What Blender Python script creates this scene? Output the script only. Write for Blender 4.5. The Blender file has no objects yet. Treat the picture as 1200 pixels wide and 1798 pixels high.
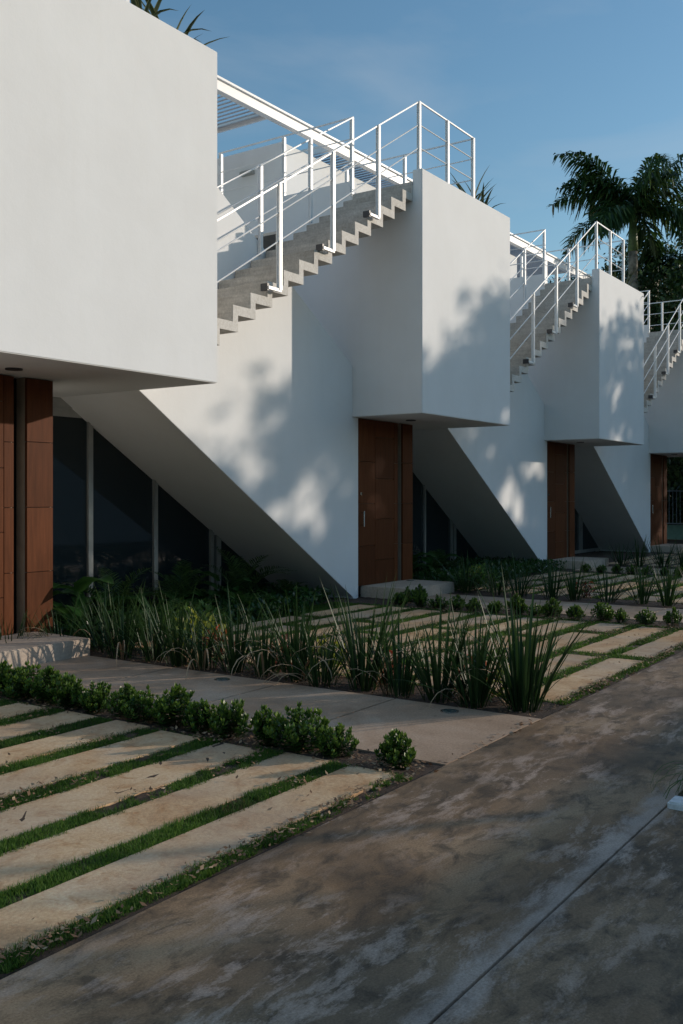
import bpy, bmesh, math, random
import numpy as np
from mathutils import Vector, Matrix, Euler
R = math.radians
rnd = random.Random(11)
NP = np.random.RandomState(5)
SC = bpy.context.scene
COL = SC.collection

# ------------------------------------------------------------------ camera, sky, sun, exposure
EYE = 1.4242
YAW = 0.967
cam_d = bpy.data.cameras.new('camera')
cam_d.sensor_fit = 'HORIZONTAL'; cam_d.sensor_width = 24.0
cam_d.lens = 1684.059 / 1200 * 24.0
cam_d.shift_y = -(899 - 872.444) / 1200
cam_d.clip_start = 0.1; cam_d.clip_end = 600
cam = bpy.data.objects.new('camera', cam_d); COL.objects.link(cam)
cam.location = (0, 0, EYE); cam.rotation_euler = (R(90), 0, -YAW)
SC.camera = cam

SUN_AZ = math.atan2(1.253, -1.0)      # clockwise from +Y
SUN_EL = math.atan(0.250)
w = bpy.data.worlds.new("World"); SC.world = w; w.use_nodes = True
nt = w.node_tree; nt.nodes.clear()
sky = nt.nodes.new('ShaderNodeTexSky'); sky.sky_type = 'NISHITA'; sky.sun_disc = False
sky.sun_elevation = SUN_EL; sky.sun_rotation = SUN_AZ
sky.air_density = 1.3; sky.dust_density = .5; sky.ozone_density = 3.2
bg = nt.nodes.new('ShaderNodeBackground'); bg.inputs[1].default_value = 0.142
wo = nt.nodes.new('ShaderNodeOutputWorld')
hs = nt.nodes.new('ShaderNodeHueSaturation'); hs.inputs['Saturation'].default_value = 1.08; hs.inputs['Hue'].default_value = .495; nt.links.new(sky.outputs[0], hs.inputs['Color']); tcw = nt.nodes.new('ShaderNodeTexCoord'); mpw = nt.nodes.new('ShaderNodeMapping'); mpw.inputs['Scale'].default_value = (1.2, 2.5, 7.0); mpw.inputs['Rotation'].default_value = (.25, .1, .5)
nw = nt.nodes.new('ShaderNodeTexNoise'); nw.inputs['Scale'].default_value = 1.6; nw.inputs['Detail'].default_value = 8; nw.inputs['Distortion'].default_value = .5
rw = nt.nodes.new('ShaderNodeValToRGB'); rw.color_ramp.elements[0].position = .45; rw.color_ramp.elements[0].color = (0, 0, 0, 1); rw.color_ramp.elements[1].position = .8; rw.color_ramp.elements[1].color = (.32, .32, .32, 1)
mw_ = nt.nodes.new('ShaderNodeMix'); mw_.data_type = 'RGBA'; mw_.inputs[7].default_value = (3.4, 3.7, 4.0, 1)
nt.links.new(tcw.outputs['Generated'], mpw.inputs[0]); nt.links.new(mpw.outputs[0], nw.inputs['Vector']); nt.links.new(nw.outputs['Fac'], rw.inputs[0]); nt.links.new(rw.outputs[0], mw_.inputs[0])
nt.links.new(hs.outputs[0], mw_.inputs[6]); nt.links.new(mw_.outputs[2], bg.inputs[0]); nt.links.new(bg.outputs[0], wo.inputs[0])

sd = bpy.data.lights.new('sun', 'SUN'); sd.energy = 2.8; sd.angle = R(0.55); sd.color = (1.0, 0.87, 0.73)
so = bpy.data.objects.new('sun', sd); COL.objects.link(so)
sdir = Vector((math.sin(SUN_AZ) * math.cos(SUN_EL), math.cos(SUN_AZ) * math.cos(SUN_EL), math.sin(SUN_EL)))
so.rotation_euler = sdir.to_track_quat('Z', 'Y').to_euler()
so.location = (20, -20, 20)
SC.view_settings.view_transform = 'Standard'; SC.view_settings.look = 'None'
SC.view_settings.exposure = 0.1; SC.view_settings.gamma = 1.0; SC.view_settings.use_curve_mapping = False

# ------------------------------------------------------------------ site measures (metres)
F = 6.3986; A1 = 11.179; W = 2.7895; P = 6.8497; D1 = 1.1228; S = 2.55; TOP = 5.83
YW = F + D1            # front plane of the slanted walls and doors
YG = 8.81              # glazing plane
SL = 0.6255            # slope of the slanted walls

# ------------------------------------------------------------------ materials
def mat(name):
    m = bpy.data.materials.new(name); m.use_nodes = True
    n = m.node_tree.nodes; b = n['Principled BSDF']
    return m, m.node_tree, b
def coords(t, scale=(1, 1, 1), kind='Object'):
    tc = t.nodes.new('ShaderNodeTexCoord'); mp = t.nodes.new('ShaderNodeMapping'); mp.inputs['Scale'].default_value = scale
    t.links.new(tc.outputs[kind], mp.inputs[0]); return mp.outputs[0]
def noise(t, vec, scale, detail=6, rough=.55, dist=0):
    n = t.nodes.new('ShaderNodeTexNoise'); n.inputs['Scale'].default_value = scale; n.inputs['Detail'].default_value = detail
    n.inputs['Roughness'].default_value = rough; n.inputs['Distortion'].default_value = dist
    t.links.new(vec, n.inputs['Vector']); return n.outputs['Fac']
def ramp(t, fac, stops):
    r = t.nodes.new('ShaderNodeValToRGB'); e = r.color_ramp.elements
    while len(e) < len(stops): e.new(.5)
    for i, (p, c) in enumerate(stops):
        e[i].position = p; e[i].color = (c[0], c[1], c[2], 1) if not isinstance(c, (int, float)) else (c, c, c, 1)
    t.links.new(fac, r.inputs[0]); return r.outputs[0]
def mix(t, fac, a, b, mode='MIX'):
    m = t.nodes.new('ShaderNodeMix'); m.data_type = 'RGBA'; m.blend_type = mode
    for s, v in ((0, fac), (6, a), (7, b)):
        if isinstance(v, (int, float)): m.inputs[s].default_value = v
        elif isinstance(v, tuple): m.inputs[s].default_value = (*v, 1)
        else: t.links.new(v, m.inputs[s])
    return m.outputs[2]
def bump(t, b, h, strength, dist=.01):
    bn = t.nodes.new('ShaderNodeBump'); bn.inputs['Strength'].default_value = strength; bn.inputs['Distance'].default_value = dist
    t.links.new(h, bn.inputs['Height']); t.links.new(bn.outputs[0], b.inputs['Normal'])

def m_stucco():
    m, t, b = mat('white_render'); v = coords(t)
    n1 = noise(t, v, 1.1, 5); n2 = noise(t, coords(t, (3.0, 3.0, .35)), 2.2, 5)
    c = ramp(t, n1, [(.3, (.765, .77, .765)), (.7, (.82, .83, .83))])
    c = mix(t, ramp(t, n2, [(.5, 0.0), (.85, .22)]), c, (.72, .71, .68))
    t.links.new(c, b.inputs['Base Color']); b.inputs['Roughness'].default_value = .8
    n3 = noise(t, v, 55, 4); n4 = noise(t, v, 5, 3)
    a = t.nodes.new('ShaderNodeMath'); a.operation = 'MULTIPLY_ADD'; a.inputs[1].default_value = 4.0
    t.links.new(n4, a.inputs[0]); t.links.new(n3, a.inputs[2])
    bump(t, b, a.outputs[0], .12, .006); return m
def m_concrete(name, c1, c2, c3, rough=.75, lines=True, sc=1.0):
    m, t, b = mat(name); v = coords(t)
    n1 = noise(t, v, 3 * sc, 8, .65); n2 = noise(t, v, 40 * sc, 5, .6)
    c = ramp(t, n1, [(.3, c1), (.52, c2), (.75, c3)])
    c = mix(t, .35, c, ramp(t, n2, [(.3, .25), (.7, .75)]), 'OVERLAY')
    h = n2
    if lines:
        n3 = noise(t, coords(t, (1.5, 1.5, 40)), 1.0, 3)
        c = mix(t, .22, c, ramp(t, n3, [(.35, .3), (.65, .7)]), 'OVERLAY')
    t.links.new(c, b.inputs['Base Color']); b.inputs['Roughness'].default_value = rough
    bump(t, b, h, .35, .006); return m
def m_simple(name, c, rough=.5, metal=0.0, spec=.5, var=0.06, sc=6, bmp=0.05):
    m, t, b = mat(name); v = coords(t); n = noise(t, v, sc, 5)
    lo = tuple(max(0, x * (1 - var * 2)) for x in c); hi = tuple(min(1, x * (1 + var * 2)) for x in c)
    t.links.new(ramp(t, n, [(.3, lo), (.7, hi)]), b.inputs['Base Color'])
    b.inputs['Roughness'].default_value = rough; b.inputs['Metallic'].default_value = metal
    b.inputs['Specular IOR Level'].default_value = spec
    if bmp: bump(t, b, noise(t, v, sc * 12, 3), bmp, .004)
    return m
def m_paver():
    m, t, b = mat('cast_stone_paver'); v = coords(t)
    oi = t.nodes.new('ShaderNodeObjectInfo')
    ad = t.nodes.new('ShaderNodeVectorMath'); ad.operation = 'ADD'; t.links.new(v, ad.inputs[0])
    sx = t.nodes.new('ShaderNodeVectorMath'); sx.operation = 'SCALE'; sx.inputs[0].default_value = (37, 19, 5); t.links.new(oi.outputs['Random'], sx.inputs['Scale'])
    t.links.new(sx.outputs[0], ad.inputs[1]); v = ad.outputs[0]
    n1 = noise(t, v, 2.2, 8, .62, .6); n2 = noise(t, v, 60, 6, .7); n3 = noise(t, v, 7, 6, .7, 1.0)
    c = ramp(t, n1, [(.28, (.47, .28, .15)), (.5, (.62, .425, .25)), (.72, (.70, .53, .35))])
    c = mix(t, ramp(t, n3, [(.50, 0.0), (.68, .7)]), c, (.42, .21, .09))
    c = mix(t, .28, c, ramp(t, n2, [(.35, .2), (.65, .8)]), 'OVERLAY')
    n4 = noise(t, v, 1.1, 4, .5, .5)
    c = mix(t, ramp(t, n4, [(.42, 0.0), (.7, .6)]), c, (.40, .33, .27))
    hv = t.nodes.new('ShaderNodeHueSaturation'); t.links.new(c, hv.inputs['Color'])
    rr_ = t.nodes.new('ShaderNodeMapRange'); rr_.inputs['To Min'].default_value = .82; rr_.inputs['To Max'].default_value = 1.08
    t.links.new(oi.outputs['Random'], rr_.inputs[0]); t.links.new(rr_.outputs[0], hv.inputs['Value']); c = hv.outputs[0]
    t.links.new(c, b.inputs['Base Color']); b.inputs['Roughness'].default_value = .85; b.inputs['Specular IOR Level'].default_value = .08
    bump(t, b, n2, .5, .004); return m
def m_path():
    m, t, b = mat('path_concrete'); v = coords(t)
    n1 = noise(t, v, 1.4, 8, .62, .8); n2 = noise(t, v, 70, 6, .7); n3 = noise(t, v, 14, 5, .7, .5)
    c = ramp(t, n1, [(.3, (.33, .225, .15)), (.5, (.45, .32, .225)), (.7, (.53, .41, .31))])
    c = mix(t, ramp(t, n3, [(.60, 0.0), (.72, .5)]), c, (.13, .085, .06))
    c = mix(t, .35, c, ramp(t, n2, [(.35, .25), (.65, .75)]), 'OVERLAY')
    t.links.new(c, b.inputs['Base Color']); b.inputs['Roughness'].default_value = .7; b.inputs['Specular IOR Level'].default_value = .12
    bump(t, b, n2, .3, .003); return m
def m_drive():
    m, t, b = mat('driveway_concrete'); v = coords(t)
    g = coords(t, (1.0, 1.7, 1))
    n1 = noise(t, g, .8, 10, .62, .6); n2 = noise(t, coords(t, (1.0, 2.6, 1)), 3.0, 15, .76, .25); n3 = noise(t, v, 120, 6, .75); n4 = noise(t, v, .5, 4, .5, .3)
    n5 = noise(t, g, 4.5, 12, .72, .5); n6 = noise(t, v, .9, 3, .5)
    c = ramp(t, n1, [(.32, (.085, .060, .040)), (.5, (.24, .15, .084)), (.68, (.42, .285, .17))])
    c = mix(t, ramp(t, n4, [(.4, 0.0), (.62, .7)]), c, (.165, .128, .090))
    c = mix(t, ramp(t, n5, [(.38, .75), (.52, 0.0)]), c, (.062, .048, .035))
    # pale cement smears, dense in some areas and absent in others
    sm = ramp(t, n2, [(.50, 0.0), (.56, .5), (.68, 1.0)]); ar = ramp(t, n6, [(.40, .12), (.60, 1.0)])
    mm = t.nodes.new('ShaderNodeMath'); mm.operation = 'MULTIPLY'; t.links.new(sm, mm.inputs[0]); t.links.new(ar, mm.inputs[1])
    c = mix(t, mm.outputs[0], c, (.52, .40, .32))
    # lime bloom that follows the joint, broken up
    sx = t.nodes.new('ShaderNodeSeparateXYZ'); tc = t.nodes.new('ShaderNodeTexCoord'); t.links.new(tc.outputs['Object'], sx.inputs[0])
    mr = t.nodes.new('ShaderNodeMath'); mr.operation = 'SUBTRACT'; t.links.new(sx.outputs['Y'], mr.inputs[0]); mr.inputs[1].default_value = 1.30
    ab = t.nodes.new('ShaderNodeMath'); ab.operation = 'ABSOLUTE'; t.links.new(mr.outputs[0], ab.inputs[0])
    mu = t.nodes.new('ShaderNodeMath'); mu.operation = 'MULTIPLY_ADD'; t.links.new(n2, mu.inputs[0]); mu.inputs[1].default_value = -.42; t.links.new(ab.outputs[0], mu.inputs[2])
    ma = t.nodes.new('ShaderNodeMath'); ma.operation = 'ADD'; t.links.new(mu.outputs[0], ma.inputs[0]); ma.inputs[1].default_value = .2
    c = mix(t, ramp(t, ma.outputs[0], [(0.0, .65), (.04, .3), (.08, .0)]), c, (.44, .37, .32))
    c = mix(t, .5, c, ramp(t, n3, [(.32, .18), (.68, .82)]), 'OVERLAY')
    t.links.new(c, b.inputs['Base Color'])
    t.links.new(ramp(t, n2, [(.3, .5), (.7, .75)]), b.inputs['Roughness']); b.inputs['Specular IOR Level'].default_value = .16
    bump(t, b, mix(t, .5, n3, n2), .3, .006); return m
def m_wood():
    m, t, b = mat('brown_wood_tile'); v = coords(t, (9, 9, .8)); oi = t.nodes.new('ShaderNodeObjectInfo')
    n1 = noise(t, v, 3, 8, .6, .4); n2 = noise(t, coords(t, (120, 120, 2)), 1, 3)
    c = ramp(t, n1, [(.3, (.088, .028, .010)), (.7, (.135, .043, .016))])
    c = mix(t, .3, c, ramp(t, n2, [(.3, .3), (.7, .7)]), 'OVERLAY')
    h = t.nodes.new('ShaderNodeHueSaturation'); t.links.new(c, h.inputs['Color'])
    mr = t.nodes.new('ShaderNodeMapRange'); mr.inputs['To Min'].default_value = .8; mr.inputs['To Max'].default_value = 1.15
    t.links.new(oi.outputs['Random'], mr.inputs[0]); t.links.new(mr.outputs[0], h.inputs['Value'])
    t.links.new(h.outputs[0], b.inputs['Base Color']); b.inputs['Roughness'].default_value = .5; b.inputs['Specular IOR Level'].default_value = .08
    bump(t, b, n2, .1, .002); return m
def m_leaf(name, base, tip=None, rough=.42, trans=.3, spec=.4):
    """leaf: colour varied by the 'tint' attribute, some light passes through"""
    m, t, b = mat(name)
    at = t.nodes.new('ShaderNodeAttribute'); at.attribute_name = 'tint'
    tip = tip or tuple(min(1, x * 1.7) for x in base)
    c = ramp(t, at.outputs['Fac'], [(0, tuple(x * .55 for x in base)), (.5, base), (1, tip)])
    t.links.new(c, b.inputs['Base Color']); b.inputs['Roughness'].default_value = rough; b.inputs['Specular IOR Level'].default_value = spec
    tr = t.nodes.new('ShaderNodeBsdfTranslucent'); h = t.nodes.new('ShaderNodeHueSaturation'); h.inputs['Value'].default_value = 1.5; h.inputs['Hue'].default_value = .49
    t.links.new(c, h.inputs['Color']); t.links.new(h.outputs[0], tr.inputs[0])
    mx = t.nodes.new('ShaderNodeMixShader'); mx.inputs[0].default_value = trans
    t.links.new(b.outputs[0], mx.inputs[1]); t.links.new(tr.outputs[0], mx.inputs[2])
    t.links.new(mx.outputs[0], t.nodes['Material Output'].inputs[0]); return m
def m_glass():
    m, t, b = mat('dark_window_glass'); v = coords(t)
    b.inputs['Base Color'].default_value = (.012, .02, .024, 1); b.inputs['Roughness'].default_value = .03
    b.inputs['Specular IOR Level'].default_value = .45
    bump(t, b, noise(t, v, 1.2, 2), .02, .02); return m
def m_soil():
    m, t, b = mat('garden_soil'); v = coords(t)
    n = noise(t, v, 14, 8, .7); n2 = noise(t, v, 90, 5, .7)
    c = ramp(t, n, [(.3, (.028, .018, .012)), (.6, (.075, .045, .028)), (.8, (.14, .09, .055))])
    c = mix(t, .4, c, ramp(t, n2, [(.3, .2), (.7, .8)]), 'OVERLAY')
    t.links.new(c, b.inputs['Base Color']); b.inputs['Roughness'].default_value = .9
    bump(t, b, n2, .8, .01); return m

M = dict(white=m_stucco(), stair=m_concrete('board_marked_concrete', (.33, .305, .265), (.45, .42, .375), (.56, .53, .48)),
         edge=m_concrete('sunlit_cement_edge', (.50, .475, .43), (.62, .59, .54), (.70, .67, .62), lines=False), step=m_concrete('step_concrete', (.42, .33, .25), (.52, .42, .33), (.58, .49, .40), lines=False),
         paver=m_paver(), path=m_path(), drive=m_drive(), wood=m_wood(), glass=m_glass(), soil=m_soil(),
         metal=m_simple('white_painted_steel', (.80, .80, .79), .35, var=.03), slat=m_simple('grey_louvre_metal', (.50, .52, .55), .5),
         alu=m_simple('aluminium_frame', (.42, .42, .40), .4, .6), dark=m_simple('dark_metal', (.035, .035, .038), .45),
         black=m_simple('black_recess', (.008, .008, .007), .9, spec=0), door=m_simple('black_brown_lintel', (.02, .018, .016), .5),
         grout=m_simple('grout', (.30, .24, .18), .9), chrome=m_simple('brushed_chrome', (.6, .6, .6), .25, 1.0),
         lightglass=m_simple('ground_light_glass', (.09, .12, .11), .25), kerb=m_simple('white_kerb_paint', (.62, .63, .63), .7, var=.12, sc=20),
         fence=m_simple('grey_fence_metal', (.22, .25, .28), .5), green=m_simple('pale_green_panel', (.20, .34, .28), .6),
         bark=m_simple('tree_bark', (.12, .095, .07), .9, var=.3, sc=12, bmp=.6), palmtrunk=m_simple('palm_trunk', (.19, .17, .14), .85, var=.25, sc=10, bmp=.5),
         shaft=m_simple('palm_crownshaft', (.10, .15, .045), .5, var=.2),
         stem=m_simple('plant_stem', (.07, .055, .03), .8),
         strap=m_leaf('strap_leaf', (.022, .055, .016), (.065, .12, .03), .42, .22, .25),
         shrub=m_leaf('shrub_leaf', (.032, .085, .018), (.17, .27, .04), .34, .3),
         broad=m_leaf('broad_leaf', (.025, .08, .018), (.05, .13, .03), .3, .28),
         fern=m_leaf('fern_leaf', (.045, .11, .022), (.12, .22, .04), .5, .35),
         yellow=m_leaf('yellow_leaf', (.12, .17, .025), (.34, .36, .04), .4, .35),
         croton=m_leaf('croton_leaf', (.12, .04, .018), (.42, .09, .03), .4, .3),
         tree=m_leaf('tree_leaf', (.028, .062, .018), (.07, .12, .03), .45, .25),
         palm=m_leaf('palm_leaflet', (.028, .072, .018), (.12, .17, .045), .34, .28),
         roofplant=m_leaf('snake_plant_leaf', (.05, .075, .03), (.24, .22, .09), .45, .15),
         grass=m_leaf('grass_blade', (.045, .15, .014), (.15, .30, .035), .55, .4, .2),
         _x=0, litter=m_leaf('dry_leaf', (.26, .15, .08), (.5, .36, .22), .8, .1))

_r = [n for n in M['grass'].node_tree.nodes if n.bl_idname == 'ShaderNodeValToRGB'][0].color_ramp.elements
for e_, p_, c_ in zip(_r, (0.0, .3, 1.0), ((.10, .075, .035), (.026, .080, .012), (.12, .22, .035))): e_.position = p_; e_.color = (*c_, 1)
# ------------------------------------------------------------------ mesh helpers
def link(name, me, m=None, parent=None, loc=None):
    o = bpy.data.objects.new(name, me); COL.objects.link(o)
    if me and m and not me.materials:
        me.materials.append(m)
    if parent: o.parent = parent
    if loc: o.location = loc
    return o
class MB:
    def __init__(s): s.v = []; s.f = []; s.t = []
    def box(s, x0, x1, y0, y1, z0, z1):
        n = len(s.v)
        s.v += [(x0, y0, z0), (x1, y0, z0), (x1, y1, z0), (x0, y1, z0), (x0, y0, z1), (x1, y0, z1), (x1, y1, z1), (x0, y1, z1)]
        s.f += [tuple(n + i for i in q) for q in ((3, 2, 1, 0), (4, 5, 6, 7), (0, 1, 5, 4), (1, 2, 6, 5), (2, 3, 7, 6), (3, 0, 4, 7))]
        return s
    def prism(s, poly, a, b, axis='y'):
        """poly: list of (u,w) points extruded along an axis from a to b"""
        n = len(s.v); k = len(poly)
        for d in (a, b):
            for u, w_ in poly:
                s.v.append({'y': (u, d, w_), 'x': (d, u, w_), 'z': (u, w_, d)}[axis])
        s.f.append(tuple(range(n, n + k))); s.f.append(tuple(reversed(range(n + k, n + 2 * k))))
        for i in range(k):
            j = (i + 1) % k; s.f.append((n + j, n + i, n + k + i, n + k + j))
        return s
    def tube(s, p, q, r, seg=8, r2=None):
        p = Vector(p); q = Vector(q); r2 = r if r2 is None else r2
        d = (q - p).normalized(); a = d.orthogonal().normalized(); b = d.cross(a); n = len(s.v)
        for c, rr in ((p, r), (q, r2)):
            for i in range(seg):
                an = 2 * math.pi * i / seg; s.v.append(tuple(c + a * math.cos(an) * rr + b * math.sin(an) * rr))
        for i in range(seg):
            j = (i + 1) % seg; s.f.append((n + i, n + j, n + seg + j, n + seg + i))
        s.f.append(tuple(reversed(range(n, n + seg)))); s.f.append(tuple(range(n + seg, n + 2 * seg)))
        return s
    def bar(s, p, q, wx, wz):
        """rectangular bar from p to q"""
        p = Vector(p); q = Vector(q); d = (q - p).normalized(); up = Vector((0, 0, 1))
        a = d.cross(up).normalized() if abs(d.z) < .99 else Vector((1, 0, 0)); b = a.cross(d).normalized(); n = len(s.v)
        for c in (p, q):
            for u, v_ in ((-1, -1), (1, -1), (1, 1), (-1, 1)): s.v.append(tuple(c + a * u * wx / 2 + b * v_ * wz / 2))
        s.f += [tuple(n + i for i in f) for f in ((0, 1, 2, 3), (7, 6, 5, 4), (0, 4, 5, 1), (1, 5, 6, 2), (2, 6, 7, 3), (3, 7, 4, 0))]
        return s
    def build(s, name, m, parent=None, bevel=0, smooth=False, loc=None, tint=None):
        me = bpy.data.meshes.new(name); me.from_pydata(s.v, [], s.f); me.update()
        bm = bmesh.new(); bm.from_mesh(me)
        bmesh.ops.recalc_face_normals(bm, faces=bm.faces)
        if bevel: bmesh.ops.bevel(bm, geom=[e for e in bm.edges if len(e.link_faces) == 2 and e.calc_face_angle(0) > .5], offset=bevel, segments=2, affect='EDGES', clamp_overlap=True)
        bm.to_mesh(me); bm.free()
        if smooth: me.shade_smooth()
        return link(name, me, m, parent, loc)
def quads_mesh(name, V, T=None, m=None, nper=4):
    """V: (n,nper,3) array of polygons -> mesh with a per-face-corner-constant 'tint' attribute"""
    n = len(V); me = bpy.data.meshes.new(name)
    me.vertices.add(n * nper); me.vertices.foreach_set('co', V.reshape(-1).astype(np.float32))
    me.loops.add(n * nper); me.loops.foreach_set('vertex_index', np.arange(n * nper, dtype=np.int32))
    me.polygons.add(n); me.polygons.foreach_set('loop_start', np.arange(0, n * nper, nper, dtype=np.int32))
    me.update(calc_edges=True)
    if T is not None:
        a = me.attributes.new('tint', 'FLOAT', 'POINT'); a.data.foreach_set('value', np.repeat(T, nper).astype(np.float32))
    if m: me.materials.append(m)
    return me
def tag(o, label=None, cat=None, group=None, kind=None):
    for k, v in (('label', label), ('category', cat), ('group', group), ('kind', kind)):
        if v: o[k] = v
    return o
def empty(name, loc, rz=0, **k):
    o = bpy.data.objects.new(name, None); COL.objects.link(o); o.location = loc; o.rotation_euler[2] = rz
    o.empty_display_size = .2
    return tag(o, **k)
def struct(o): o['kind'] = 'structure'; return o
def tintattr(me, vals):
    a = me.attributes.new('tint', 'FLOAT', 'POINT'); a.data.foreach_set('value', np.asarray(vals, dtype=np.float32))
ORD = ['first', 'second', 'third', 'fourth', 'fifth', 'sixth', 'seventh', 'eighth', 'ninth', 'tenth', 'eleventh', 'twelfth', 'thirteenth', 'fourteenth', 'fifteenth', 'sixteenth', 'seventeenth', 'eighteenth', 'nineteenth', 'twentieth']

# ------------------------------------------------------------------ ground and paving
YR = 2.4343; YJ = 1.2757
g = MB(); g.v = [(-300, -300, -.06), (300, -300, -.06), (300, 300, -.06), (-300, 300, -.06)]; g.f = [(0, 1, 2, 3)]
ground = struct(g.build('ground', M['soil']))
# driveway: two concrete bays with a joint between them
dv = struct(MB().box(-14, 60, -6, YJ - .0035, -.09, -.002).build('driveway', M['drive'], bevel=.002))
MB().box(-14, 60, YJ - .012, YJ + .012, -.088, -.016).build('joint_filler', M['black'], dv)
# bay beyond the joint is the one next to the gardens
db = MB().box(-14, 60, YJ + .0035, YR, -.09, 0.0).build('concrete_bay', M['drive'], dv, bevel=.001)
# uneven garden soil, a fine sheet raised in small lumps
def soil_sheet(x0, x1, y0, y1, name='garden_bed'):
    nx = int((x1 - x0) / .07); ny = int((y1 - y0) / .07)
    X, Y = np.meshgrid(np.linspace(x0, x1, nx), np.linspace(y0, y1, ny))
    Z = -.014 + NP.rand(ny, nx) * .012
    v = np.stack([X, Y, Z], -1).reshape(-1, 3); idx = np.arange(nx * ny).reshape(ny, nx)
    f = np.stack([idx[:-1, :-1], idx[:-1, 1:], idx[1:, 1:], idx[1:, :-1]], -1).reshape(-1, 4)
    me = bpy.data.meshes.new(name); me.from_pydata(v.tolist(), [], f.tolist()); me.shade_smooth()
    o = link(name, me, M['soil']); return struct(o)
soil_sheet(-2, 34, YR + .004, YG - .02)

# paths: (x0,x1) of each unit, made of slabs between open joints
PATHS = [(A1 - P + .18, A1 - P + 1.46), (A1 - .05, A1 + 1.27), (A1 + P - .1, A1 + P + 1.25), (A1 + 2 * P - .1, A1 + 2 * P + 1.25)]
for k, (x0, x1) in enumerate(PATHS):
    pb = struct(MB().box(x0 + .01, x1 - .01, YR + .008, 6.9, -.08, -.03).build('path', M['path']))
    ys = [YR + .003, 3.53, 4.53, 5.69, 6.9]
    for i in range(4):
        MB().box(x0, x1, ys[i] + (.0 if i == 0 else .006), ys[i + 1] - .006, -.075, .001).build('slab', M['path'], pb, bevel=.0015)
# paving strips
stones = []
ROWS = [(2.55, 2.855), (2.965, 3.29), (3.41, 3.75), (3.89, 4.22), (4.36, 4.67), (4.81, 5.13), (5.28, 5.62), (5.76, 6.09), (6.22, 6.55), (6.68, 7.0)]
def bed_rows(x_end, x_start, rows, joints, parent):
    for r in range(rows):
        y0, y1 = ROWS[r]
        xs = joints(r) if joints else [x_start, x_end]
        for a, b in zip(xs, xs[1:]):
            a_ = a + (.085 if a != xs[0] else 0); b_ = b - (.085 if b != xs[-1] else 0)
            stones.append((a_, b_, y0, y1))
            o = MB().box(0, b_ - a_, 0, y1 - y0, -.06, .0).build('paving_stone', M['paver'], parent, bevel=.006)
            o.location = (a_ + rnd.uniform(-.01, .01), y0, -.002 + rnd.uniform(0, .005)); o.rotation_euler = (rnd.uniform(-.003, .003), rnd.uniform(-.001, .001), rnd.uniform(-.004, .004))
def joints1(r, off=A1):
    if r % 2 == 0: return [off - 4.85, off - 2.73, off - .6] if r != 2 else [off - 4.85, off - 3.5, off - 1.38, off - .6]
    return [off - 4.85, off - 2.75, off - .6] if r == 1 else [off - 4.85, off - 4.1, off - 2.0, off - .6]
bed_rows(A1 - 6.95, A1 - 12.2, 10, lambda r: [A1 - 12.2, A1 - 6.96 + .02 * math.sin(r * 1.7)], ground)
bed_rows(A1 - .6, A1 - 4.85, 10, joints1, ground)
bed_rows(A1 + P - .6, A1 + P - 4.85, 10, lambda r: joints1(r, A1 + P), ground)
bed_rows(A1 + 2 * P - .6, A1 + 2 * P - 4.85, 10, lambda r: joints1(r, A1 + 2 * P), ground)

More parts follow.
